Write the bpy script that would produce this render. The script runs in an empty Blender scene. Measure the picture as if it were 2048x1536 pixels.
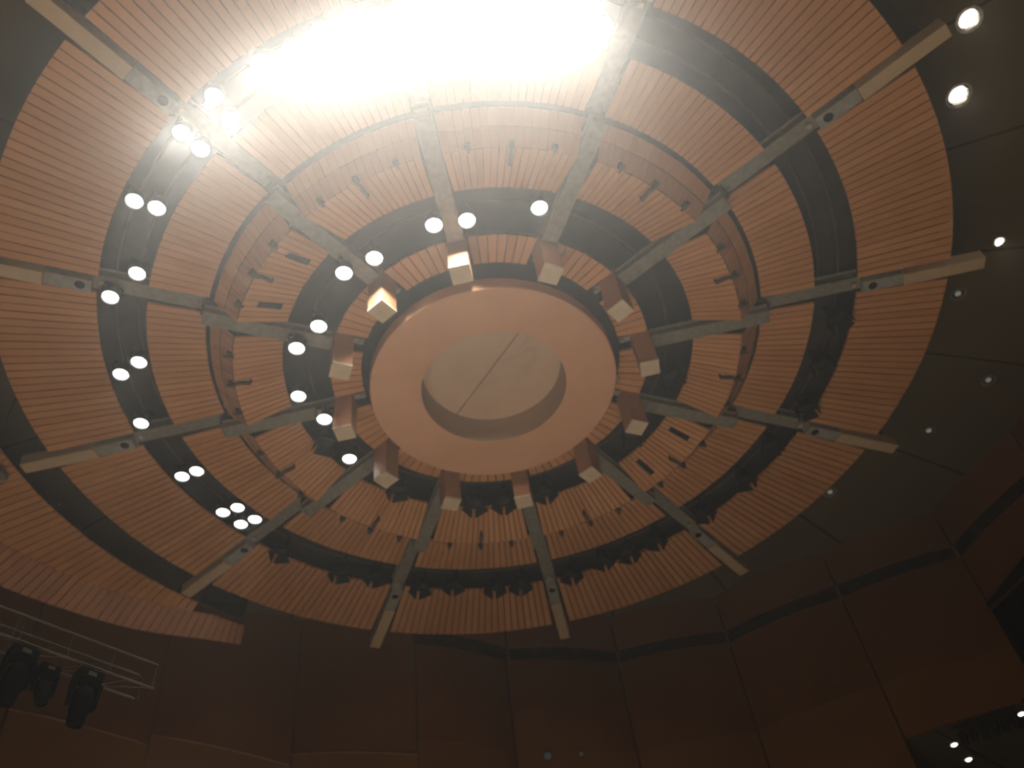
import bpy, bmesh, math, random
from math import sin, cos, pi, radians
from mathutils import Vector, Matrix
random.seed(7)
C = bpy.context.scene.collection
# ------------------------------------------------------------------ canopy frame
CX, CY = -0.347, 11.616          # vertical axis of the canopy
PHI = 235.9                      # bearing of the first beam
FLOOR = -2.0
LEDGE, CEIL = 15.0, 16.2

# ------------------------------------------------------------------ materials
def mat(name, col, rough=0.6, spec=0.3, metal=0.0, noise=None, bump=0.0, scale=6.0, emit=None, estr=0.0, island=0.0, stretch=None):
    m = bpy.data.materials.new(name); m.use_nodes = True
    nt = m.node_tree; N = nt.nodes; L = nt.links
    b = N['Principled BSDF']
    b.inputs['Base Color'].default_value = (*col, 1)
    b.inputs['Roughness'].default_value = rough
    b.inputs['Metallic'].default_value = metal
    b.inputs['Specular IOR Level'].default_value = spec
    if emit:
        b.inputs['Emission Color'].default_value = (*emit, 1)
        b.inputs['Emission Strength'].default_value = estr
    if noise is not None or island:
        tc = N.new('ShaderNodeTexCoord'); mp = N.new('ShaderNodeMapping')
        if stretch: mp.inputs['Scale'].default_value = stretch
        L.new(tc.outputs['Object'], mp.inputs['Vector'])
        nz = N.new('ShaderNodeTexNoise'); nz.inputs['Scale'].default_value = scale; nz.inputs['Detail'].default_value = 4
        L.new(mp.outputs[0], nz.inputs['Vector'])
        rp = N.new('ShaderNodeValToRGB')
        c2 = noise or col
        rp.color_ramp.elements[0].position = .32; rp.color_ramp.elements[1].position = .68
        rp.color_ramp.elements[0].color = (*col, 1); rp.color_ramp.elements[1].color = (*c2, 1)
        if island:
            g = N.new('ShaderNodeNewGeometry'); mx = N.new('ShaderNodeMath'); mx.operation = 'MULTIPLY_ADD'
            mx.inputs[1].default_value = island; 
            sb = N.new('ShaderNodeMath'); sb.operation = 'SUBTRACT'; sb.inputs[1].default_value = island / 2
            L.new(g.outputs['Random Per Island'], mx.inputs[0]); L.new(nz.outputs['Fac'], mx.inputs[2])
            L.new(mx.outputs[0], sb.inputs[0]); L.new(sb.outputs[0], rp.inputs[0])
        else:
            L.new(nz.outputs['Fac'], rp.inputs[0])
        L.new(rp.outputs[0], b.inputs['Base Color'])
        if bump:
            bp = N.new('ShaderNodeBump'); bp.inputs['Strength'].default_value = bump; bp.inputs['Distance'].default_value = .02
            L.new(nz.outputs['Fac'], bp.inputs['Height']); L.new(bp.outputs[0], b.inputs['Normal'])
    return m
M = {}
M['slat'] = mat('slatted maple', (.57, .265, .105), .5, .3, noise=(.65, .32, .135), scale=.55, island=.35)
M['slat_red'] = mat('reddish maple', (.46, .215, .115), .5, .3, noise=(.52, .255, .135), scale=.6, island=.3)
M['groove'] = mat('dark groove felt', (.04, .02, .012), .95, .05, noise=(.055, .028, .016), scale=3)
M['maple'] = mat('smooth maple', (.70, .385, .235), .45, .3, noise=(.75, .425, .265), scale=1.1)
M['plaster'] = mat('beige plaster', (.62, .44, .31), .8, .2, noise=(.65, .465, .33), scale=2)
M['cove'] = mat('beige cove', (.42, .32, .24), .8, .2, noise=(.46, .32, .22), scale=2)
M['tan'] = mat('pale tan wood', (.56, .42, .26), .6, .25, noise=(.62, .47, .30), scale=5)
M['cap'] = mat('cream cap', (.64, .52, .37), .7, .2, noise=(.70, .57, .41), scale=5)
M['steel'] = mat('grey painted steel', (.20, .185, .155), .55, .35, noise=(.27, .25, .21), scale=9, bump=.2)
M['plate'] = mat('zinc plate', (.30, .29, .26), .5, .4, noise=(.38, .37, .33), scale=7)
M['dark'] = mat('dark brown steel', (.065, .048, .038), .7, .2, noise=(.085, .062, .05), scale=5)
M['black'] = mat('matt black', (.012, .011, .010), .6, .2, noise=(.016, .014, .013), scale=8)
M['jet'] = mat('jet black casing', (.002, .0018, .0016), .85, .03, noise=(.003, .0027, .0025), scale=8)
M['hole'] = mat('black opening', (.012, .010, .010), .9, .05, noise=(.016, .013, .012), scale=8)
M['deck'] = mat('dark canopy deck', (.040, .036, .033), .9, .1, noise=(.055, .048, .043), scale=1.5)
M['truss'] = mat('dull truss tube', (.036, .029, .018), .7, .15, noise=(.045, .036, .024), scale=9)
M['alu'] = mat('aluminium', (.26, .23, .19), .45, .4, metal=.4, noise=(.70, .64, .53), scale=9)
M['chrome'] = mat('bright reflector', (.85, .83, .78), .25, .5, metal=.9, noise=(.88, .86, .82), scale=9)
M['label'] = mat('pale sticker', (.05, .042, .034), .7, .1, noise=(.06, .05, .04), scale=9)
M['lens_on'] = mat('lit lens', (1, 1, .98), .4, .2, emit=(1, .97, .92), estr=28)
M['lens_off'] = mat('dark glass lens', (.03, .03, .035), .15, .5, noise=(.04, .04, .045), scale=4)
M['bulb'] = mat('warm lit bulb', (1, .95, .85), .4, .2, emit=(1, .93, .78), estr=55)
M['dimbulb'] = mat('dim bulb', (.8, .8, .75), .4, .2, emit=(1, .97, .85), estr=.10)
M['ledspot'] = mat('small white bulb', (1, 1, 1), .4, .2, emit=(1, .98, .95), estr=30)
M['bluespot'] = mat('bluish pilot lamp', (.1, .13, .16), .4, .2, emit=(.5, .65, .8), estr=.035)
M['wall'] = mat('dark cherry wall veneer', (.15, .064, .022), .6, .15, noise=(.17, .074, .027), scale=.35, bump=.03)
M['wall_low'] = mat('cherry wall veneer low', (.175, .078, .026), .6, .15, noise=(.195, .088, .031), scale=.4, bump=.03)
M['fascia'] = mat('cherry fascia', (.17, .08, .040), .6, .15, noise=(.19, .09, .046), scale=.4)
M['gap'] = mat('painted gap shade', (.035, .026, .025), .95, .05, noise=(.045, .033, .03), scale=4)  # dark colour stands in for the shadow under the fascia
M['ledge'] = mat('cherry ledge nosing', (.22, .13, .08), .5, .3, noise=(.38, .21, .12), scale=2)
M['floor'] = mat('dark hall floor', (.10, .06, .04), .7, .2, noise=(.13, .08, .05), scale=.8)
M['stage'] = mat('pale stage boards', (.56, .48, .39), .5, .3, noise=(.62, .53, .44), scale=1.2)

for _n in ('lens_on', 'bulb', 'dimbulb', 'ledspot', 'bluespot'): M[_n].cycles.emission_sampling = 'NONE'
def ceiling_mat():
    m = bpy.data.materials.new('panelled ceiling'); m.use_nodes = True
    nt = m.node_tree; N = nt.nodes; L = nt.links; b = N['Principled BSDF']
    b.inputs['Roughness'].default_value = .9; b.inputs['Specular IOR Level'].default_value = .1
    tc = N.new('ShaderNodeTexCoord'); sx = N.new('ShaderNodeSeparateXYZ'); L.new(tc.outputs['Object'], sx.inputs[0])
    def ma(op, a, bb, cc=None):
        n = N.new('ShaderNodeMath'); n.operation = op
        for i, v in enumerate((a, bb, cc)):
            if v is None: continue
            if isinstance(v, (int, float)): n.inputs[i].default_value = v
            else: L.new(v, n.inputs[i])
        return n.outputs[0]
    x = ma('SUBTRACT', sx.outputs[0], CX); y = ma('SUBTRACT', sx.outputs[1], CY)
    ang = ma('ARCTAN2', y, x); rr = ma('SQRT', ma('ADD', ma('MULTIPLY', x, x), ma('MULTIPLY', y, y)), 0)
    t = ma('FRACT', ma('MULTIPLY', ma('ADD', ang, 10.0), 24 / (2 * pi)), 0)
    d = ma('MULTIPLY', ma('ABSOLUTE', ma('SUBTRACT', t, .5), 0), rr)       # 0 on a seam
    seam = ma('LESS_THAN', d, .12)
    rs = ma('FRACT', ma('MULTIPLY', ma('ADD', rr, .4), 1 / 3.1), 0)
    ring = ma('LESS_THAN', ma('ABSOLUTE', ma('SUBTRACT', rs, .5), 0), .012)
    s = ma('MULTIPLY', seam, .8)
    nz = N.new('ShaderNodeTexNoise'); nz.inputs['Scale'].default_value = .5
    L.new(tc.outputs['Object'], nz.inputs['Vector'])
    rp = N.new('ShaderNodeValToRGB'); L.new(nz.outputs['Fac'], rp.inputs[0])
    rp.color_ramp.elements[0].color = (.13, .10, .055, 1); rp.color_ramp.elements[1].color = (.16, .125, .07, 1)
    mx = N.new('ShaderNodeMix'); mx.data_type = 'RGBA'; L.new(s, mx.inputs[0]); L.new(rp.outputs[0], mx.inputs[6])
    mx.inputs[7].default_value = (.04, .033, .024, 1)
    L.new(mx.outputs[2], b.inputs['Base Color'])
    return m
M['ceil'] = ceiling_mat()

# ------------------------------------------------------------------ mesh helpers
class MB:
    def __init__(s): s.v = []; s.f = []
    def add(s, vs, fs):
        n = len(s.v); s.v += [tuple(v) for v in vs]; s.f += [tuple(i + n for i in f) for f in fs]; return s
    def box(s, x0, x1, y0, y1, z0, z1, mtx=None):
        vs = [Vector((x, y, z)) for z in (z0, z1) for y in (y0, y1) for x in (x0, x1)]
        if mtx: vs = [mtx @ v for v in vs]
        return s.add(vs, [(0, 2, 3, 1), (4, 5, 7, 6), (0, 1, 5, 4), (2, 6, 7, 3), (0, 4, 6, 2), (1, 3, 7, 5)])
    def hexa(s, b, t):                # 4 bottom, 4 top points in order
        return s.add(list(b) + list(t), [(3, 2, 1, 0), (4, 5, 6, 7), (0, 1, 5, 4), (1, 2, 6, 5), (2, 3, 7, 6), (3, 0, 4, 7)])
    def tube(s, a, b, r, n=10, r2=None):
        a, b = Vector(a), Vector(b); d = (b - a).normalized(); r2 = r if r2 is None else r2
        u = d.orthogonal().normalized(); w = d.cross(u)
        vs = [a + (u * cos(2*pi*i/n) + w * sin(2*pi*i/n)) * r for i in range(n)] + [b + (u * cos(2*pi*i/n) + w * sin(2*pi*i/n)) * r2 for i in range(n)]
        fs = [(i, (i+1) % n, n + (i+1) % n, n + i) for i in range(n)] + [tuple(range(n))[::-1], tuple(range(n, 2*n))]
        return s.add(vs, fs)
    def path(s, pts, r, n=8):
        for a, b in zip(pts, pts[1:]): s.tube(a, b, r, n)
        return s
    def lathe(s, prof, n=32, mtx=None, closed=False):   # prof: (r, z)
        vs = []; fs = []
        for (r, z) in prof:
            for i in range(n):
                v = Vector((r * cos(2*pi*i/n), r * sin(2*pi*i/n), z)); vs.append(mtx @ v if mtx else v)
        k = len(prof)
        for j in range(k - 1 + (1 if closed else 0)):
            for i in range(n):
                a = j * n; b = ((j + 1) % k) * n
                fs.append((a + i, a + (i+1) % n, b + (i+1) % n, b + i))
        if not closed:
            if prof[0][0] > 1e-4: fs.append(tuple(range(n))[::-1])
            if prof[-1][0] > 1e-4: fs.append(tuple((k-1)*n + i for i in range(n)))
        return s.add(vs, fs)
    def build(s, name, m, parent=None, smooth=False, loc=None):
        me = bpy.data.meshes.new(name); me.from_pydata(s.v, [], s.f)
        bm = bmesh.new(); bm.from_mesh(me); bmesh.ops.remove_doubles(bm, verts=bm.verts, dist=1e-5) if smooth else None
        bmesh.ops.recalc_face_normals(bm, faces=bm.faces); bm.to_mesh(me); bm.free()
        me.materials.append(m)
        if smooth:
            for p in me.polygons: p.use_smooth = True
            me.set_sharp_from_angle(angle=radians(35))
        o = bpy.data.objects.new(name, me); C.objects.link(o)
        if parent: o.parent = parent
        if loc: o.location = loc
        return o
def empty(name, loc=(0, 0, 0), rz=0.0):
    o = bpy.data.objects.new(name, None); C.objects.link(o); o.location = loc; o.rotation_euler = (0, 0, rz); o.empty_display_size = .2
    return o
def tag(o, label, cat, group=None):
    o['label'] = label; o['category'] = cat
    if group: o['group'] = group
    return o
def struct(o): o['kind'] = 'structure'; return o
def copy_tree(o, parent=None):
    c = o.copy(); C.objects.link(c)
    if parent: c.parent = parent
    for ch in list(o.children): copy_tree(ch, c)
    return c
def P(r, a, z): return Vector((r * cos(a), r * sin(a), z))
def polar(r, deg, z): return Vector((CX + r * cos(radians(deg)), CY + r * sin(radians(deg)), z))
CLOCK = ['twelve', 'one', 'two', 'three', 'four', 'five', 'six', 'seven', 'eight', 'nine', 'ten', 'eleven']
def hour(deg): return int(round(((deg + 79.1) % 360) / 30)) % 12      # sector of the canopy face as one looks up at it
ORD = ['first', 'second', 'third', 'fourth', 'fifth', 'sixth', 'seventh', 'eighth', 'ninth', 'tenth', 'eleventh', 'twelfth', 'thirteenth', 'fourteenth']

# ------------------------------------------------------------------ slatted canopy panels
def slat_panel(mb, r0, h0, r1, h1, gap0, gap1, n, g=.016, th=.05, nseg=1):
    # radial slats filling the sector -15..15 degrees less the beam gaps
    A0 = radians(15) - math.asin(gap0 / 2 / r0); A1 = radians(15) - math.asin(gap1 / 2 / r1)
    for i in range(n):
        t0, t1 = i / n, (i + 1) / n
        a00 = -A0 + 2*A0*t0 + g/2/r0; a01 = -A0 + 2*A0*t1 - g/2/r0
        a10 = -A1 + 2*A1*t0 + g/2/r1; a11 = -A1 + 2*A1*t1 - g/2/r1
        j = random.uniform(-.004, .004); k = .0
        b = [P(r0, a00, h0 + j + k), P(r1, a10, h1 + j + k), P(r1, a11, h1 + j - k), P(r0, a01, h0 + j - k)]
        t = [v + Vector((0, 0, th)) for v in b]
        mb.hexa(b, t)
def back_board(mb, r0, h0, r1, h1, gap0, gap1, th=.03, n=8):
    A0 = radians(15) - math.asin(gap0 / 2 / r0); A1 = radians(15) - math.asin(gap1 / 2 / r1)
    for i in range(n):
        t0, t1 = i / n, (i + 1) / n
        b = [P(r0, -A0 + 2*A0*t0, h0), P(r1, -A1 + 2*A1*t0, h1), P(r1, -A1 + 2*A1*t1, h1), P(r0, -A0 + 2*A0*t1, h0)]
        mb.hexa(b, [v + Vector((0, 0, th)) for v in b])

RINGS = [  # name of ring, r0,h0,r1,h1,gap0,gap1,n,groove
    ('outermost ring', 7.26, 13.95, 9.0, 13.86, .34, .46, 24, .023),
    ('third ring', 5.40, 13.99, 6.42, 13.93, .34, .36, 20, .018),
    ('second ring', 3.99, 13.75, 4.85, 13.44, .34, .34, 17, .017),
    ('innermost ring', 2.52, 13.72, 3.10, 13.69, .36, .38, 7, .020)]
ring2 = []
for ri, (rn, r0, h0, r1, h1, g0, g1, n, gr) in enumerate(RINGS):
    root = empty('canopy_reflector', (CX, CY, 0))
    mb = MB(); slat_panel(mb, r0, h0, r1, h1, g0, g1, n, gr); mb.build('slats', M['slat'], root)
    mb = MB(); back_board(mb, r0 + .01, h0 + .062, r1 - .01, h1 + .062, g0, g1); mb.build('backing_board', M['groove'], root)
    if ri == 2:
        # upturned rim: inclined strip from the lower outer edge up towards the third ring
        mb = MB(); slat_panel(mb, 4.865, 13.44, 5.10, 13.68, .34, .34, 17, .008, .035); mb.build('lower_rim', M['slat_red'], root)
        mb = MB(); slat_panel(mb, 5.112, 13.69, 5.31, 13.93, .34, .34, 17, .008, .035); mb.build('upper_rim', M['slat'], root)
        mb = MB(); back_board(mb, 4.90, 13.53, 5.30, 13.99, .36, .36, .02); mb.build('rim_backing', M['groove'], root)
        for a in (-8.2, 0, 8.2):
            m3 = Matrix.Rotation(radians(a), 4, 'Z')
            mb = MB(); long = a == 0
            # small steel fixing bracket hung under the rim; the middle one has a long radial arm
            mb.box(4.87, 4.96, -.045, .045, 13.385, 13.50, m3)
            mb.box(4.82, 5.0, -.025, .025, 13.37, 13.385, m3)
            if long:
                mb.box(4.55, 4.95, -.03, .03, 13.425, 13.475, m3)
                mb.tube(m3 @ Vector((4.56, 0, 13.44)), m3 @ Vector((4.56, 0, 13.56)), .02, 6)
            mb.build('fixing_bracket', M['dark'], root)
    if ri == 0:
        pass
    protos = root
    for k in range(12):
        deg = PHI - 30 * k - 15
        o = protos if k == 0 else copy_tree(protos)
        o.rotation_euler = (0, 0, radians(deg))
        hh = hour(deg)
        what = {0: 'slatted wood panel of the outermost canopy ring at %s o\'clock',
                1: 'slatted wood panel just inside the wide lamp gap at %s o\'clock',
                2: 'slatted wood panel with upturned rim and brackets at %s o\'clock, second ring out',
                3: 'short slatted wood panel nearest the round disc at %s o\'clock'}[ri]
        tag(o, what % CLOCK[hh], 'ceiling reflector', 'slatted canopy reflectors of the ' + rn)
        if ri == 2: ring2.append((o, hh))
for (o, hh) in ring2:
    if hh in (10, 4):                     # two of these panels have dark slots
        for a in (-7.6, 7.2):
            m3 = Matrix.Rotation(radians(a), 4, 'Z'); x0, x1 = 4.18, 4.60
            zf = lambda x: 13.75 + (13.44 - 13.75) * (x - 3.99) / .86
            b = [m3 @ Vector((x0, -.055, zf(x0) - .03)), m3 @ Vector((x1, -.055, zf(x1) - .03)), m3 @ Vector((x1, .055, zf(x1) - .03)), m3 @ Vector((x0, .055, zf(x0) - .03))]
            mb = MB(); mb.hexa(b, [v + Vector((0, 0, .03)) for v in b]); mb.build('slot_vent', M['hole'], o)

# ------------------------------------------------------------------ beams
root = empty('radial_girder', (CX, CY, 0))
def ibeam(mb, x0, x1, w, z0, z1, t=.03):
    mb.box(x0, x1, -w/2, w/2, z0, z0 + t); mb.box(x0, x1, -w/2, w/2, z1 - t, z1); mb.box(x0, x1, -w*.36, w*.36, z0 + t, z1 - t)
mb = MB(); ibeam(mb, 3.14, 5.44, .29, 13.58, 13.80); mb.build('inner_girder', M['steel'], root)
mb = MB(); ibeam(mb, 5.46, 7.36, .29, 14.02, 14.28); mb.build('outer_girder', M['steel'], root)
mb = MB(); mb.box(7.37, 9.36, -.15, .15, 14.06, 14.28); mb.build('outrigger', M['dark'], root)
mb = MB(); mb.box(5.30, 5.50, -.10, .10, 13.81, 14.20); mb.build('splice_block', M['dark'], root)
mb = MB(); mb.box(7.33, 8.10, -.135, .125, 13.84, 14.05); pl = mb.build('bracket_plate', M['plate'], root)
mb = MB(); mb.lathe([(0, 13.832), (.075, 13.832), (.085, 13.838), (.085, 13.842), (0, 13.842)], 20, Matrix.Translation((7.52, 0, 0))); mb.build('cable_hole', M['hole'], pl)
mb = MB(); mb.box(8.11, 9.66, -.135, .125, 13.80, 14.05)
mb.build('end_block', M['tan'], root)
mb = MB(); mb.lathe([(0, 13.965), (.05, 13.965), (.06, 13.99), (.05, 14.02), (0, 14.02)], 14, Matrix.Translation((7.2, 0, 0))); mb.build('bolt_head', M['alu'], root)
hourbeam = lambda k: (CLOCK[hour(PHI - 30*k - 15)], CLOCK[hour(PHI - 30*k + 15)])
for k in range(12):
    o = root if k == 0 else copy_tree(root)
    o.rotation_euler = (0, 0, radians(PHI - 30 * k))
    a, b = sorted([hour(PHI - 30*k - 15), hour(PHI - 30*k + 15)])
    if (a, b) == (0, 11): a, b = 11, 0
    tag(o, 'grey steel radial beam with tan end block between %s and %s o\'clock' % (CLOCK[a], CLOCK[b]), 'beam', 'radial beams of the round canopy')

# hanging wooden boxes around the disc
root = empty('hanging_box', (CX, CY, 0))
mb = MB(); mb.box(2.77, 3.12, -.17, .17, 12.88, 13.82)
mb.build('box_body', M['slat_red'], root)
mb = MB(); mb.box(2.765, 3.125, -.175, .175, 12.845, 12.88); mb.build('bottom_cap', M['cap'], root)
mb = MB(); mb.tube((2.60, 0, 13.78), (2.60, 0, 13.95), .05, 10); mb.box(2.55, 2.78, -.06, .06, 13.82, 13.87); mb.build('hanger_clip', M['alu'], root)
for k in range(12):
    o = root if k == 0 else copy_tree(root)
    o.rotation_euler = (0, 0, radians(PHI - 30 * k))
    a, b = sorted([hour(PHI - 30*k - 15), hour(PHI - 30*k + 15)])
    if (a, b) == (0, 11): a, b = 11, 0
    tag(o, 'wooden box with cream bottom hanging beside the disc between %s and %s o\'clock' % (CLOCK[a], CLOCK[b]), 'hanging box', 'wooden boxes hanging around the disc')

# ------------------------------------------------------------------ centre disc
root = empty('canopy_disc', (CX, CY, 0))
mb = MB(); mb.lathe([(1.39, 13.19), (2.34, 13.17), (2.355, 13.185), (2.355, 13.46), (1.45, 13.46), (1.45, 13.19)], 96, closed=False)
mb.v = mb.v; mb.f = mb.f[:-2]
mb.build('disc_body', M['maple'], root, smooth=True)
mb = MB(); mb.lathe([(1.39, 13.19), (1.36, 13.80), (1.44, 13.80), (1.46, 13.19)], 96, closed=True); mb.build('recess_wall', M['cove'], root, smooth=True)
# two half discs meeting in a thin dark seam
for s, nm in ((0, 'recess_half'), (1, 'recess_half')):
    mb = MB(); a0 = radians(-51 + 180 * s)
    pts = [P(1.37, a0 + .008 + (pi - .016) * i / 32, 13.80) for i in range(33)]
    n = len(pts); mb.add(pts + [p + Vector((0, 0, .03)) for p in pts], [tuple(range(n))[::-1], tuple(range(n, 2*n))] + [(i, (i+1) % n, n + (i+1) % n, n + i) for i in range(n)])
    mb.build(nm, M['plaster'], root)
mb = MB(); mb.lathe([(0, 13.84), (1.44, 13.84), (1.44, 13.88), (0, 13.88)], 48); mb.build('recess_backing', M['hole'], root)
tag(root, 'large round smooth wooden disc with a recessed pale circle at the canopy centre', 'ceiling disc')

# dark deck above the rings
mb = MB(); mb.lathe([(0, 14.62), (8.95, 14.62), (8.95, 14.70), (0, 14.70)], 96)
tag(mb.build('canopy_deck', M['deck'], loc=(CX, CY, 0)), 'dark deck seen through the gaps between the wooden rings', 'canopy deck')
# hangers deck -> disc
for (r, zz, nm, lab) in ((6.63, 14.33, 'lamp_rail', 'inner grey pipe rail running around the wide lamp gap'), (7.02, 14.33, 'lamp_rail', 'outer grey pipe rail running around the wide lamp gap'),
                    (3.55, 14.09, 'lamp_rail', 'grey pipe rail running around the inner lamp gap')):
    mb = MB(); n = 96; vs = []; fs = []
    for i in range(n):
        for j in range(8):
            rr = r + .028 * cos(2*pi*j/8); vs.append(P(rr, 2*pi*i/n, zz + .028 * sin(2*pi*j/8)))
    for i in range(n):
        for j in range(8): fs.append((i*8+j, ((i+1) % n)*8+j, ((i+1) % n)*8+(j+1) % 8, i*8+(j+1) % 8))
    mb.add(vs, fs); ra = mb.build(nm, M['dark'], smooth=True, loc=(CX, CY, 0)); tag(ra, lab, 'pipe rail')

# ------------------------------------------------------------------ spotlights
def make_lamp(kind, R=.165):
    root = empty('canopy_spotlight')
    # origin at the lens centre, looking down
    mb = MB(); mb.lathe([(R*.80, .02), (R*.96, .0), (R*.96, -.03), (R*1.06, -.03), (R*1.08, .02), (R*1.0, .05), (R*1.0, .15), (R*.62, .25), (R*.45, .265), (0, .27)], 24)
    mb.f = [f for f in mb.f if len(f) < 20]
    can = mb.build('lamp_can', M['black'], root, smooth=True)
    mb = MB(); mb.lathe([(0, .012), (R*.93, .004), (R*.93, .02), (0, .03)], 24); mb.build('lens', M['lens_on'] if kind == 'on' else M['lens_off'], root)
    mb = MB()
    for s in (-1, 1):
        mb.box(s*(R*1.13) - .008, s*(R*1.13) + .008, -.02, .02, .08, .30)
    mb.box(-R*1.13 - .008, R*1.13 + .008, -.02, .02, .295, .31); mb.tube((0, 0, .31), (0, 0, .355), .02, 8)
    mb.build('yoke', M['black'], root)
    if kind == 'off':
        for q in range(4):
            m3 = Matrix.Rotation(q * pi/2 + .5, 4, 'Z')
            w0, w1, L_ = R*.75, R*1.1, .16
            mb = MB(); out = .07
            b = [m3 @ Vector((R*1.0, -w0, -.03)), m3 @ Vector((R*1.0, w0, -.03)), m3 @ Vector((R*1.0 + out, w1, -.03 - L_)), m3 @ Vector((R*1.0 + out, -w1, -.03 - L_))]
            mb.hexa(b, [v + (m3 @ Vector((.012, 0, 0.004)) ) for v in b]); mb.build('barn_door', M['black'], root)
    return root
ON_OUT = [(6.9, -69.2), (6.44, -89.4), (6.91, -106.8), (7.26, -118.9), (6.68, -119.7), (7.08, -125.6), (6.77, -125.7), (7.03, -137.9), (6.71, -137.4),
          (6.63, -149.3), (7.0, -154.6), (6.56, -166.6), (6.94, -169.1), (6.92, -179.5), (6.44, 167.2), (6.84, 167.1), (6.41, 155.4), (6.82, 156.0), (6.44, 150.9), (6.79, 151.6)]
BIG = [(7.12, -99.2), (6.54, -95.0), (6.56, -84.0), (6.75, -78.6), (6.95, -74.0), (7.06, -103.2), (6.60, -106.0), (7.10, -86.0), (7.10, -91.5), (7.10, -80.0), (6.55, -73.5), (6.62, -100.3), (7.05,-111.5), (7.0, -70.5), (6.62, -78.0)]
OFF_OUT = [(7.03, 140.8), (7.02, 128.3), (6.86, 121.5), (7.05, 111.8), (6.87, 105.3), (7.06, 96.9), (7.05, 91.8), (7.03, 81.4), (6.84, 74.2), (6.95, 68.9), (6.9, 62.7), (6.93, 51.4), (6.9, 40.5), (6.75, 31.0), (6.95, 21.0), (6.8, 10.8), (6.9, 1.2)]
ON_IN = [(3.82, -98.7), (3.5, -89.6), (3.74, -70.2), (3.47, -118.6), (3.79, -128.1), (3.46, -148.6), (3.74, -158.2), (3.76, -176.3), (3.45, 172.6), (3.59, 153.0)]
OFF_IN = [(3.72, 162.9), (3.68, 131.0), (3.72, 102.2), (3.70, 95.0), (3.64, 79.1), (3.5, 40.0), (3.6, 12.0)]
pa = make_lamp('on', .145); pb = make_lamp('on', .19); po = make_lamp('off')
used = set(); spots = []
allamps = [('wide', 'on', r, a, pa, 13.93) for r, a in ON_OUT] + [('wide', 'on', r, a, pb, 13.93) for r, a in BIG] + \
          [('wide', 'off', r, a, po, 13.88) for r, a in OFF_OUT] + [('inner', 'on', r, a, pa, 13.66) for r, a in ON_IN] + [('inner', 'off', r, a, po, 13.66) for r, a in OFF_IN]
from collections import defaultdict
grp = defaultdict(list); placed = []
for L_ in allamps:
    grp[(L_[0], L_[1], hour(L_[3]))].append(L_)
for key, ls in grp.items():
    ls.sort(key=lambda q: ((q[3] + 79.1) % 360, q[2])) if key[2] else ls.sort(key=lambda q: (q[3], q[2]))
    for i, (gapn, st, r, a, proto, z) in enumerate(ls):
        o = proto if proto.name not in used else copy_tree(proto)
        used.add(proto.name)
        bd = min(abs(((a - PHI + 30*k_) + 180) % 360 - 180) for k_ in range(12))       # degrees to the nearest beam
        clash = r * radians(bd) < .36
        zz = z if not clash else (13.65 if gapn == 'wide' else 13.2)
        if st == 'off' and clash: zz = z
        pz = polar(r, a, 13.75 if gapn == 'wide' else 13.6) if st == 'on' else polar(r, a, z)
        if st == 'on': pz = pz * (zz / pz.z)
        q = Vector((pz.x - CX, pz.y - CY)); lo, hi = ((6.63, 7.05) if proto is not pb else (6.66, 7.0)) if gapn == 'wide' else (3.31, 3.78)
        q = q.normalized() * min(max(q.length, lo), hi)
        if st == 'off' and clash:
            aa = math.atan2(q.y, q.x); kb = min(range(12), key=lambda k_: abs(((math.degrees(aa) - PHI + 30*k_) + 180) % 360 - 180))
            b0 = radians(PHI - 30*kb); dd = (aa - b0 + pi) % (2*pi) - pi; aa = b0 + math.copysign(.37 / q.length, dd); q = Vector((q.length*cos(aa), q.length*sin(aa)))
        o.location = (CX + q.x, CY + q.y, zz); o.rotation_euler = (0, 0, radians(a + 20))
        where = 'in the %s lamp gap at %s o\'clock' % (gapn, CLOCK[key[2]])
        order = '' if len(ls) == 1 else ', %s of its %s clockwise' % (ORD[i], ['', '', 'two', 'three', 'four', 'five', 'six', 'seven', 'eight', 'nine', 'ten', 'eleven', 'twelve', 'thirteen', 'fourteen', 'fifteen'][len(ls)])
        tag(o, ('lit white spotlight ' if st == 'on' else 'dark unlit spotlight ') + where + order, 'spotlight', ('lit' if st == 'on' else 'unlit') + ' spotlights in the canopy gaps')
        placed.append([o, .205 if proto is pb else (.175 if st == 'on' else .315), lo, hi, clash, st, proto is pb, a])

for it in range(60):                      # keep the cans from touching each other
    for i in range(len(placed)):
        for j in range(i):
            A, B = placed[i], placed[j]
            if abs(A[0].location.z - B[0].location.z) > .62: continue
            d = Vector((A[0].location.x - B[0].location.x, A[0].location.y - B[0].location.y)); need = A[1] + B[1]
            if A[5] != B[5]: need -= .03
            if d.length < need:
                push = (d.normalized() if d.length > 1e-4 else Vector((1, 0))) * (need - d.length + .004) / 2
                for S_, sg in ((A, 1), (B, -1)):
                    q = Vector((S_[0].location.x - CX + sg * push.x, S_[0].location.y - CY + sg * push.y)); q = q.normalized() * min(max(q.length, S_[2]), S_[3])
                    S_[0].location.x = CX + q.x; S_[0].location.y = CY + q.y
for S_ in placed:
    if S_[5] == 'on': spots.append((tuple(S_[0].location), S_[6] or (S_[7] in (-118.9, -119.7, -125.6) and 2) or (3 if S_[7] == -89.6 else 4 if S_[7] == -118.6 else 0)))
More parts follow.
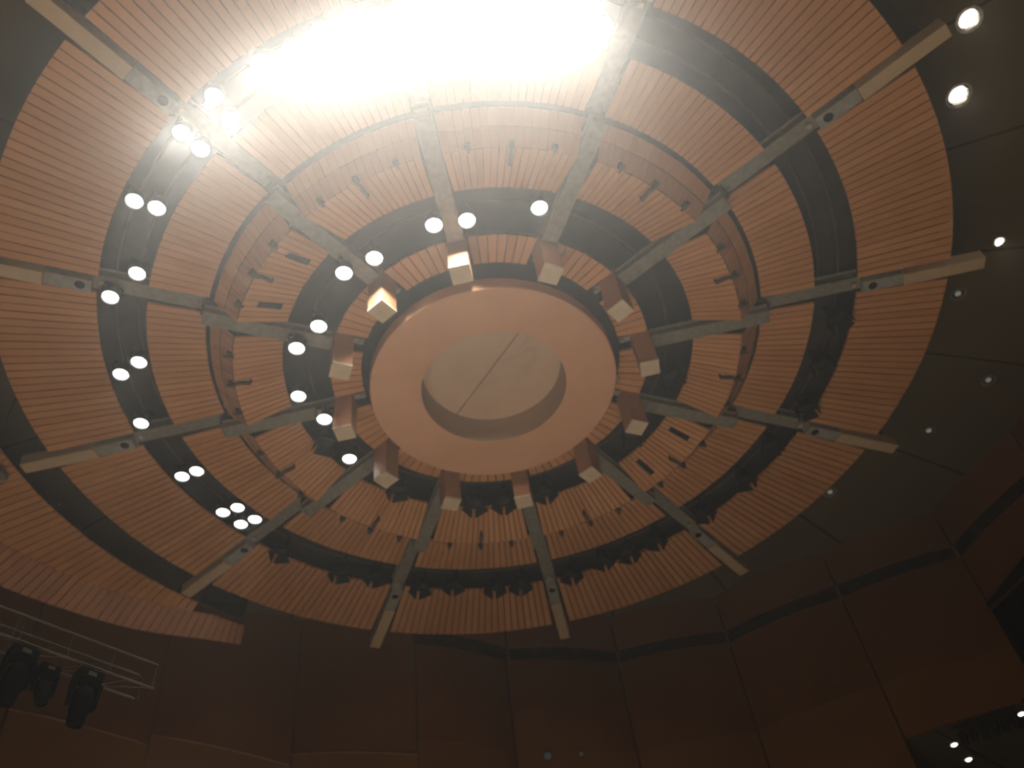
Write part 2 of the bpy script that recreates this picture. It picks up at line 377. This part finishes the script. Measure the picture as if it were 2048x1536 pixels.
# ------------------------------------------------------------------ side reflector (lower left)
def lerp_tab(tab, a):
    for (a0, r0), (a1, r1) in zip(tab, tab[1:]):
        if a0 <= a <= a1: return r0 + (r1 - r0) * (a - a0) / (a1 - a0)
    return tab[-1][1] if a > tab[-1][0] else tab[0][1]
TA = [(130, 9.83), (200, 9.90)]
TB = [(135, 9.86), (140.4, 9.86), (144.3, 10.08), (152.2, 10.57), (160.6, 11.04), (166.6, 11.33), (170, 11.5), (196, 12.3)]
TC = [(134, 9.92), (136.5, 9.98), (140.8, 10.24), (148.3, 10.87), (155.8, 11.35), (162.8, 11.84), (165.1, 11.92), (170, 12.1), (196, 12.9)]
root = empty('side_reflector', (CX, CY, 0))
def curved(mb, T0, h0, T1, h1, d0, d1, n, g=.012, th=.04):
    w = (d1 - d0) / n
    for i in range(n):
        a, b = d0 + w*i, d0 + w*(i+1); gg = g / 10 * 57.3 / 2
        q = [P(lerp_tab(T0, a + gg), radians(a + gg), h0), P(lerp_tab(T1, a + gg), radians(a + gg), h1), P(lerp_tab(T1, b - gg), radians(b - gg), h1), P(lerp_tab(T0, b - gg), radians(b - gg), h0)]
        mb.hexa(q, [v + Vector((0, 0, th)) for v in q])
mb = MB(); curved(mb, TA, 13.9, TB, 13.76, 143.2, 188, 42, .02); mb.build('upper_slats', M['slat'], root)
mb = MB(); curved(mb, TB, 13.75, TC, 13.30, 135.6, 188, 56, .016); mb.build('lower_slats', M['slat_red'], root)
mb = MB(); curved(mb, [(100, 9.86), (200, 9.9)], 13.97, TB, 13.82, 143.3, 188, 30, 0, .03); curved(mb, [(q[0], q[1] + .07) for q in TB], 13.82, [(q[0], q[1] + .07) for q in TC], 13.38, 135.7, 188, 30, 0, .03); mb.build('backing_board', M['groove'], root)
mb = MB()
b = [P(9.06, radians(144.2), 14.0), P(9.80, radians(143.0), 13.93), P(9.84, radians(136.0), 13.90), P(9.30, radians(137.2), 14.0)]
mb.hexa(b, [v + Vector((0, 0, .1)) for v in b]); mb.build('end_bracket', M['black'], root)
for a in (148, 158, 168, 178):
    mb = MB(); mb.tube(P(10.2, radians(a), 13.98), P(10.2, radians(a), 16.23), .012, 6); mb.build('hanger_rod', M['dark'], root)
tag(root, 'separate curved slatted reflector in two bands below left of the round canopy', 'reflector')
# beam that carries it
root = empty('reflector_beam', (CX, CY, 0), radians(176.6))
mb = MB(); mb.box(9.92, 11.1, -.14, .14, 13.58, 13.72); mb.build('steel_bar', M['steel'], root)
mb = MB(); mb.box(10.3, 11.1, -.12, .12, 13.53, 13.575); mb.build('bottom_plate', M['tan'], root)
tag(root, 'short grey beam end crossing the side reflector at the left picture edge', 'beam')

# ------------------------------------------------------------------ room shell
K = [(-13.02, 18.7), (-10.08, 20.2), (-7.02, 21.73), (-3.72, 21.59), (-1.32, 23.16), (1.84, 24.18), (5.07, 24.0), (8.21, 22.6), (11.36, 21.58), (12.94, 18.69), (13.9, 15.5), (14.2, 12.0)]
def convex(a, b, sag, n=10, off=0.0):
    a, b = Vector(a), Vector(b); d = (b - a).normalized(); nr = Vector((d.y, -d.x))      # nr points into the hall
    return [a + (b - a) * i / n + nr * (sag * (1 - (2*i/n - 1)**2) - off) for i in range(n + 1)]
def slab(mb, pts, z0, z1, th, tilt=0.0):
    pts = [Vector((p[0], p[1])) for p in pts]
    n = len(pts); outs = []
    for i, p in enumerate(pts):
        q = pts[min(i+1, n-1)] - pts[max(i-1, 0)]; q.normalize(); outs.append(p + Vector((-q.y, q.x)) * th)
    for i in range(n - 1):
        b = [Vector((*pts[i], z0)), Vector((*pts[i+1], z0)), Vector((*outs[i+1], z0)), Vector((*outs[i], z0))]
        mb.hexa(b, [v + Vector((0, 0, z1 - z0)) for v in b])
names = ['wall_far'] * 11
wi = 0
def offk(off):
    out = []
    for i, p_ in enumerate(K):
        t = (Vector(K[min(i+1, len(K)-1)]) - Vector(K[max(i-1, 0)])).normalized(); out.append(Vector(p_) + Vector((-t.y, t.x)) * off)
    return out
K24, K16, K20, K00 = offk(.24), offk(.16), offk(.20), offk(0)
for i in range(len(K) - 1):
    a, b = K[i], K[i+1]
    root = empty('wall_far'); struct(root)
    lowz = FLOOR
    if i == 7: lowz = 10.45
    if i in (8, 9, 10): lowz = 13.05
    zl = 11.95 if i >= 3 else 12.05
    def cv(KK, sag, e=.02):
        p0, p1 = KK[i], KK[i+1]; d = (p1 - p0).normalized() * e
        return convex(p0 + d, p1 - d, sag, 10)
    if i < 3:      # plain tall panels on the left, with a thin sloping ledge
        zs = ((12.71, 12.08), (12.36, 11.82), (12.12, 11.50))[i]
        pts = cv(K24, .12, .01); mb = MB(); slab(mb, pts, FLOOR, CEIL + .02, .14); mb.build('wall_panel', M['wall'], root)
        pts = cv(K20, .12, .01); mb = MB(); n = len(pts)
        for q in range(n - 1):
            z0 = zs[0] + (zs[1] - zs[0]) * q / (n - 1); z1 = zs[0] + (zs[1] - zs[0]) * (q + 1) / (n - 1)
            d = (K24[i+1] - K24[i]).normalized(); ou = Vector((-d.y, d.x)) * .06
            b_ = [Vector((*pts[q], FLOOR)), Vector((*pts[q+1], FLOOR)), Vector((*(pts[q+1] + ou), FLOOR)), Vector((*(pts[q] + ou), FLOOR))]
            t_ = [Vector((b_[0].x, b_[0].y, z0)), Vector((b_[1].x, b_[1].y, z1)), Vector((b_[2].x, b_[2].y, z1)), Vector((b_[3].x, b_[3].y, z0))]
            mb.hexa(b_, t_)
        mb.build('wall_panel', M['wall_low'], root)
        mb = MB()
        for q in range(n - 1):
            z0 = zs[0] + (zs[1] - zs[0]) * q / (n - 1); z1 = zs[0] + (zs[1] - zs[0]) * (q + 1) / (n - 1)
            a_, b_ = Vector((*pts[q], z0 + .01)), Vector((*pts[q+1], z1 + .01)); mb.tube(a_, b_, .022, 6)
        mb.build('wall_ledge', M['ledge'], root)
        continue
    # main veneer panel, set back under the fascia
    mb = MB(); slab(mb, cv(K24, .14), max(zl + .02, lowz), 15.02, .12); mb.build('wall_panel', M['wall'], root)
    if lowz < zl:
        nz = max(lowz, 10.95)
        mb = MB(); slab(mb, cv(K20, .14), nz + .01, zl, .14); mb.build('wall_panel', M['wall_low'], root)
        if lowz < 10.9:
            mb = MB(); slab(mb, cv(K16, .14), lowz, nz, .14); mb.build('wall_panel', M['wall_low'], root)
    mb = MB(); slab(mb, cv(K00, .16), 15.0, 16.22, .2); mb.build('wall_fascia', M['fascia'], root)
    mb = MB(); slab(mb, cv(K00, .14, .0), 14.97, 14.995, .34); mb.build('shadow_strip', M['gap'], root)  # soffit coloured dark, its shade is painted in
    mb = MB(); slab(mb, cv(K20, .16, .0), 14.76, 14.965, .06); mb.build('shadow_strip', M['gap'], root)  # dark strip on the wall painting the shadow below the soffit
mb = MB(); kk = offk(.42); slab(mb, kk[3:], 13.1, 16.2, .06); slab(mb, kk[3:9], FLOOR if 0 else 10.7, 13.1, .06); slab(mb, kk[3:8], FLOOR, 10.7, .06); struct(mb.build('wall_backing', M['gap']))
for i in range(4, len(K) - 1):
    a = Vector(K[i]); t = (Vector(K[i+1]) - Vector(K[i-1])).normalized(); nr = Vector((t.y, -t.x)); c = a - nr * .1
    mb = MB(); m3 = Matrix.Translation((c.x, c.y, 0)) @ Matrix.Rotation(math.atan2(t.y, t.x), 4, 'Z')
    mb.box(-.035, .035, -.14, .0, 14.55, 15.0, m3); struct(mb.build('trim_1', M['fascia']))
# recess behind the open facets (right)
mb = MB(); mb.hexa([Vector(v) for v in ((8.35, 22.75, 10.47), (11.5, 21.75, 10.47), (13.5, 27.5, 10.47), (9.0, 28.0, 10.47))], [Vector(v) for v in ((8.35, 22.75, 10.6), (11.5, 21.75, 10.6), (13.5, 27.5, 10.6), (9.0, 28.0, 10.6))])
struct(mb.build('ceiling_recess', M['ceil']))
mb = MB(); slab(mb, [(8.21, 22.85), (9.0, 28.1), (13.6, 27.6)], FLOOR, 10.47, .15); struct(mb.build('wall_recess', M['wall']))
mb = MB(); slab(mb, [(11.55, 21.75), (16.5, 22.5), (18.5, 12.0), (14.3, 11.8)], FLOOR, 13.2, .15); struct(mb.build('wall_box_seat', M['hole']))
mb = MB(); mb.hexa([Vector(v) for v in ((11.45, 21.8, 13.06), (16.5, 22.5, 13.06), (18.5, 12.0, 13.06), (14.1, 12.0, 13.06))], [Vector(v) for v in ((11.45, 21.8, 13.2), (16.5, 22.5, 13.2), (18.5, 12.0, 13.2), (14.1, 12.0, 13.2))])
struct(mb.build('ceiling_box_seat', M['hole']))
# remaining walls of the hall (behind and beside the viewer)
for nm, pts in (('wall_left', [(-24, -9), (-24, 14), (-13.1, 18.8)]), ('wall_near', [(22, -9), (-24, -9)]), ('wall_right', [(14.2, 11.9), (22, 6), (22, -9)])):
    mb = MB(); slab(mb, pts, FLOOR, 16.2, .2); struct(mb.build(nm, M['wall']))
mb = MB(); mb.box(-26, 24, -11, 30, 16.23, 16.4); struct(mb.build('ceiling', M['ceil']))
mb = MB(); mb.box(-26, 24, -11, 30, FLOOR - .2, FLOOR); struct(mb.build('floor', M['floor']))
# stage under the canopy (out of frame, throws the lamp light back up)
mb = MB(); mb.lathe([(0, FLOOR), (7.5, FLOOR), (7.5, FLOOR + .9), (0, FLOOR + .9)], 48)
st = mb.build('stage_platform', M['stage'], loc=(-1.6, 7.4, 0)); st['kind'] = 'structure'

# ------------------------------------------------------------------ ceiling downlights (right)
DL = [(.576, .441), (.583, .533), (.685, .759), (.645, .839), (.730, 1.021), (.654, 1.115), (.505, 1.229)]
root = empty('ceiling_downlight')
mb = MB(); mb.lathe([(.19, 0), (.25, -.012), (.26, .0), (.25, .01), (.19, .008)], 24, closed=True); mb.build('trim_ring', M['alu'], root, smooth=True)
mb = MB(); mb.lathe([(.19, -.005), (.14, .028)], 24); mb.f = [f for f in mb.f if len(f) < 20]; mb.build('reflector_cone', M['chrome'], root, smooth=True)
mb = MB(); mb.lathe([(0, -.01), (.10, -.01), (.12, .02), (0, .028)], 20); mb.build('lit_bulb', M['bulb'], root)
DLAB = ['round ceiling downlight nearest the top right corner, the brightest', 'second bright ceiling downlight below the corner one', 'small ceiling downlight right of the three o\'clock beam end',
        'dim ceiling downlight just below the three o\'clock beam end', 'dim ceiling downlight nearest the right edge, below the middle', 'faint ceiling downlight beside the four o\'clock panel', 'faint ceiling downlight lowest down, by the five o\'clock panel']
protoD = root
def make_dim():
    root = empty('ceiling_downlight')
    mb = MB(); mb.lathe([(.13, 0), (.19, -.012), (.20, .0), (.19, .01), (.13, .008)], 24, closed=True); mb.build('trim_ring', M['steel'], root, smooth=True)
    mb = MB(); mb.lathe([(.13, -.004), (.03, .02)], 24); mb.f = [f for f in mb.f if len(f) < 20]; mb.build('reflector_cone', M['chrome'], root, smooth=True)
    mb = MB(); mb.lathe([(0, -.012), (.055, -.012), (.07, .0), (0, .01)], 16); mb.build('dim_bulb', M['dimbulb'], root)
    return root
for i, (x, y) in enumerate(DL):
    if i == 0: o = protoD
    elif i < 3: o = copy_tree(protoD)
    elif i == 3: o = pd = make_dim()
    else: o = copy_tree(pd)
    o.location = (x * 16.2, y * 16.2, 16.195)
    if i == 2: o.scale = (.5, .5, 1)
    tag(o, DLAB[i], 'downlight', 'recessed downlights in the dark ceiling')

# lights in the recess, lower right
for i, (x, y, lab) in enumerate(((9.67, 23.52, 'small bright downlight lower right, beside the dark lamp cluster'), (10.25, 24.5, 'lowest small bright downlight near the bottom right corner'), (11.12, 22.42, 'small bright downlight cut by the right picture edge, low down'))):
    if i == 0:
        q = empty('small_downlight'); mb = MB(); mb.lathe([(0, -.012), (.058, -.012), (.068, 0), (0, .01)], 16); mb.build('lit_bulb', M['ledspot'], q)
        mb = MB(); mb.lathe([(.09, 0), (.12, -.01), (.125, 0), (.12, .01)], 16, closed=True); mb.build('trim_ring', M['black'], q); s0 = q
    else: q = copy_tree(s0)
    q.location = (x, y, 10.455); tag(q, lab, 'downlight', 'small downlights low on the right')
# two clusters of dark lamps on pipes at the opening
def cluster(x0, y0, x1, y1, z, n, labs, plab):
    a, b = Vector((x0, y0, z)), Vector((x1, y1, z))
    mb = MB(); mb.tube(a, b, .03, 8); pr = mb.build('lamp_pipe', M['black']); tag(pr, plab, 'pipe')
    for i in range(n):
        p_ = a + (b - a) * (i + .5) / n
        r_ = empty('stage_spotlight', (p_.x, p_.y, z - .30), random.uniform(-.12, .12))
        r_.scale = (.82,) * 3
        mb = MB(); mm = Matrix.Rotation(radians(35 + random.uniform(-10, 10)), 4, 'X')
        mb.lathe([(0, .22), (.07, .20), (.10, .0), (.11, -.22), (.085, -.22), (.08, -.1), (0, -.08)], 14, mm); mb.build('lamp_can', M['black'], r_, smooth=True)
        mb = MB(); mb.box(-.125, -.11, -.015, .015, -.05, .10); mb.box(.11, .125, -.015, .015, -.05, .10); mb.box(-.125, .125, -.015, .015, .085, .10); mb.build('yoke', M['black'], r_)
        tag(r_, labs % ORD[i], 'stage lamp', 'dark lamps clustered at the opening low on the right')
cluster(9.35, 22.35, 10.75, 21.75, 10.35, 6, 'dark lamp in the larger cluster low on the right, %s from the left', 'pipe holding the larger cluster of dark lamps low on the right')
cluster(10.95, 21.75, 11.6, 21.3, 10.45, 3, 'dark lamp in the small cluster by the right edge, %s from the left', 'pipe holding the small cluster of dark lamps by the right edge')
# faint bluish pilot lamps on the far wall at the bottom
for (x, y, z, s, lab) in ((-.586, 23.22, 11.69, .085, 'faint bluish light on the far wall at the bottom centre'), (.298, 23.49, 11.74, .04, 'tiny faint light right of the bluish one on the far wall')):
    q = empty('pilot_lamp', (x, y, z)); mb = MB(); mb.lathe([(0, -.05), (s, -.05), (s*1.1, .02), (0, .05)], 12, Matrix.Rotation(radians(70), 4, 'X')); mb.build('lamp_glass', M['bluespot'], q)
    mb = MB(); mb.box(-s*.4, s*.4, .03, .14, -.03, .03); mb.build('lamp_bracket', M['black'], q); tag(q, lab, 'pilot lamp')

# ------------------------------------------------------------------ truss and moving heads (lower left)
E1 = Vector((-4.54, 8.95, 6.3)); S1 = Vector((-5.674, 7.474, 6.3)); dv = (E1 - S1).normalized(); nv = Vector((-dv.y, dv.x, 0)); upz = Vector((0, 0, 1))
S0 = E1 - dv * 4.2; hgt, wid = .30, .30
root = empty('lighting_truss', tuple(S0)); 
def tl(mb): mb.v = [tuple(Vector(v) - S0) for v in mb.v]; return mb
for off, e in ((Vector((0, 0, 0)), 0), (-upz * hgt, 0), (nv * wid, .06), (nv * wid - upz * hgt, .06)):
    mb = MB(); mb.tube(S0 + off, E1 + off - dv * e, .014 if off.z else .012, 8); tl(mb).build('chord', M['truss'], root, smooth=True)
for s in (0, .52, 1.02, 1.55, 1.62, 2.15, 2.7, 3.2, 3.8):
    a = E1 - dv * (.02 + s)
    mb = MB(); mb.tube(a, a - upz * hgt, .006, 6); mb.tube(a + nv * wid, a + nv * wid - upz * hgt, .005, 6)
    tl(mb).build('upright', M['truss'], root)
for k, s in enumerate((0, .52, 1.02, 1.55, 2.15, 2.7, 3.2)):
    a = E1 - dv * (.02 + s); b = E1 - dv * (.02 + s + .5)
    mb = MB(); mb.tube(a + nv * wid, b + nv * wid - upz * hgt, .004, 6); mb.tube(a - upz*hgt, b - upz * hgt + nv * wid, .004, 6)
    tl(mb).build('brace', M['truss'], root)
tag(root, 'thin pale metal lighting truss at lower left', 'truss')
def moving_head(loc, rz, tilt, sc, lab, small=False):
    root = empty('moving_head_spotlight', tuple(loc), rz)
    mb = MB(); mb.box(-.17, .17, -.12, .12, -.14, -.02); mb.box(-.13, .13, -.09, .09, -.17, -.14); mb.build('base_box', M['jet'], root)
    mb = MB(); mb.box(-.06, .06, -.125, -.119, -.11, -.05); mb.build('display', M['label'], root)
    mb = MB(); mb.tube((0, 0, -.02), (0, 0, .05), .03, 8); mb.tube((-.10, 0, -.02), (-.10, 0, .04), .018, 8); mb.tube((.10, 0, -.02), (.10, 0, .04), .018, 8); mb.build('clamp', M['jet'], root)
    mb = MB()
    for s in (-1, 1): mb.hexa([Vector((s*.15, -.05, -.52)), Vector((s*.19, -.05, -.52)), Vector((s*.19, .05, -.52)), Vector((s*.15, .05, -.52))], [Vector((s*.15, -.08, -.17)), Vector((s*.20, -.08, -.17)), Vector((s*.20, .08, -.17)), Vector((s*.15, .08, -.17))])
    mb.box(-.20, .20, -.07, .07, -.20, -.17); mb.build('yoke', M['jet'], root)
    mm = Matrix.Translation((0, 0, -.42)) @ Matrix.Rotation(tilt, 4, 'X')
    mb = MB(); mb.lathe([(0, .19), (.08, .18), (.125, .12), (.14, .0), (.135, -.14), (.115, -.20), (.105, -.34), (.085, -.35), (.08, -.30), (0, -.29)], 20, mm); hd = mb.build('lamp_head', M['jet'], root, smooth=True)
    mb = MB(); mb.lathe([(0, -.305), (.079, -.305), (.079, -.30), (0, -.298)], 16, mm); mb.build('lens', M['jet'], hd)
    root.scale = (sc,) * 3
    tag(root, lab, 'moving head lamp', 'black moving head lamps on the truss')
base = E1 - upz * (hgt + .05)
RZ = math.atan2(dv.y, dv.x)
moving_head(base - dv * .74 + nv*.04, RZ, .12, .80, 'large black moving head lamp nearest the right end of the truss')
moving_head(base - dv * 1.12 + nv*.18, RZ, -.35, .62, 'small black lamp hanging between two larger ones on the truss')
moving_head(base - dv * 1.47 + nv*.04, RZ, .2, .80, 'large black moving head lamp left of the small one')
moving_head(base - dv * 1.98 + nv*.04, RZ, -.2, .80, 'black moving head lamp cut by the left picture edge')

# ------------------------------------------------------------------ lights
for i, (lc, big) in enumerate(spots):
    li = bpy.data.lights.new('spot', 'SPOT'); li.energy = {0: 600, 1: 2350, 2: 1600, 3: 520, 4: 300}[int(big)]; li.color = (1, .95, .84); li.spot_size = radians(54 if big else 46); li.spot_blend = .7; li.shadow_soft_size = .12
    o = bpy.data.objects.new('spot_beam', li); C.objects.link(o); o.location = (lc[0], lc[1], lc[2] - .06)
    tgt = Vector((-.6 + random.uniform(-.8, .8), 4.6 + random.uniform(-.8, .8), FLOOR))
    if not big: tgt = Vector((lc[0] * .8 - .3, lc[1] * .95 + .6, FLOOR))
    if big in (3, 4): tgt = polar(2.95, -94.1 if big == 3 else -124.1, 12.88); li.spot_size = radians(60)     # these two shine on the boxes beside the disc
    o.rotation_euler = (tgt - o.location).to_track_quat('-Z', 'Y').to_euler()
for i, (x, y) in enumerate(DL[:3]):
    li = bpy.data.lights.new('down', 'SPOT'); li.energy = 90; li.color = (1, .88, .68); li.spot_size = radians(100); li.spot_blend = .8; li.shadow_soft_size = .1
    o = bpy.data.objects.new('downlight_beam', li); C.objects.link(o); o.location = (x * 16.2, y * 16.2, 16.12)

w = bpy.data.worlds.new('W'); bpy.context.scene.world = w; w.use_nodes = True
w.node_tree.nodes['Background'].inputs[0].default_value = (0, 0, 0, 1)

HAZE = 0.0017  # scatter volume added to stand in for veiling lens glare around the lamps
if HAZE:
    m = bpy.data.materials.new('glare haze'); m.use_nodes = True; nt = m.node_tree; nt.nodes.remove(nt.nodes['Principled BSDF'])
    v = nt.nodes.new('ShaderNodeVolumeScatter'); v.inputs['Density'].default_value = HAZE; v.inputs['Anisotropy'].default_value = .85
    nt.links.new(v.outputs[0], nt.nodes['Material Output'].inputs['Volume'])
    mb = MB(); mb.box(-24.5, 22.5, -9.5, 28.5, FLOOR + .05, 16.25); h = mb.build('haze', m); h['kind'] = 'stuff'; h['label'] = 'thin haze added in the hall to imitate lens glare'; h['category'] = 'haze'

# ------------------------------------------------------------------ camera
f_px = 1840.4
fw = Vector((0, .65911953, .7520382)); rt = Vector((.98787228, .11676796, -.1023406)); up = Vector((.15526865, -.74291769, .65112591))
cam = bpy.data.cameras.new('camera'); co = bpy.data.objects.new('camera', cam); C.objects.link(co)
cam.sensor_width = 36; cam.sensor_fit = 'HORIZONTAL'; cam.lens = f_px / 2048 * 36; cam.clip_start = .1; cam.clip_end = 200
cam.dof.use_dof = True; cam.dof.focus_distance = 8.0; cam.dof.aperture_fstop = 1.0
mw = Matrix.Identity(4)
for i in range(3): mw[i][0] = rt[i]; mw[i][1] = up[i]; mw[i][2] = -fw[i]
co.matrix_world = mw
sc = bpy.context.scene; sc.camera = co
sc.view_settings.view_transform = 'Standard'; sc.view_settings.look = 'None'; sc.view_settings.gamma = 1; sc.view_settings.use_curve_mapping = False
sc.view_settings.exposure = -0.17
sc.cycles.max_bounces = 4; sc.cycles.diffuse_bounces = 3; sc.cycles.glossy_bounces = 1; sc.cycles.volume_bounces = 0; sc.cycles.sample_clamp_indirect = 5
sc.cycles.use_adaptive_sampling = True; sc.cycles.adaptive_threshold = .12; sc.cycles.adaptive_min_samples = 8
sc.cycles.caustics_reflective = False; sc.cycles.caustics_refractive = False
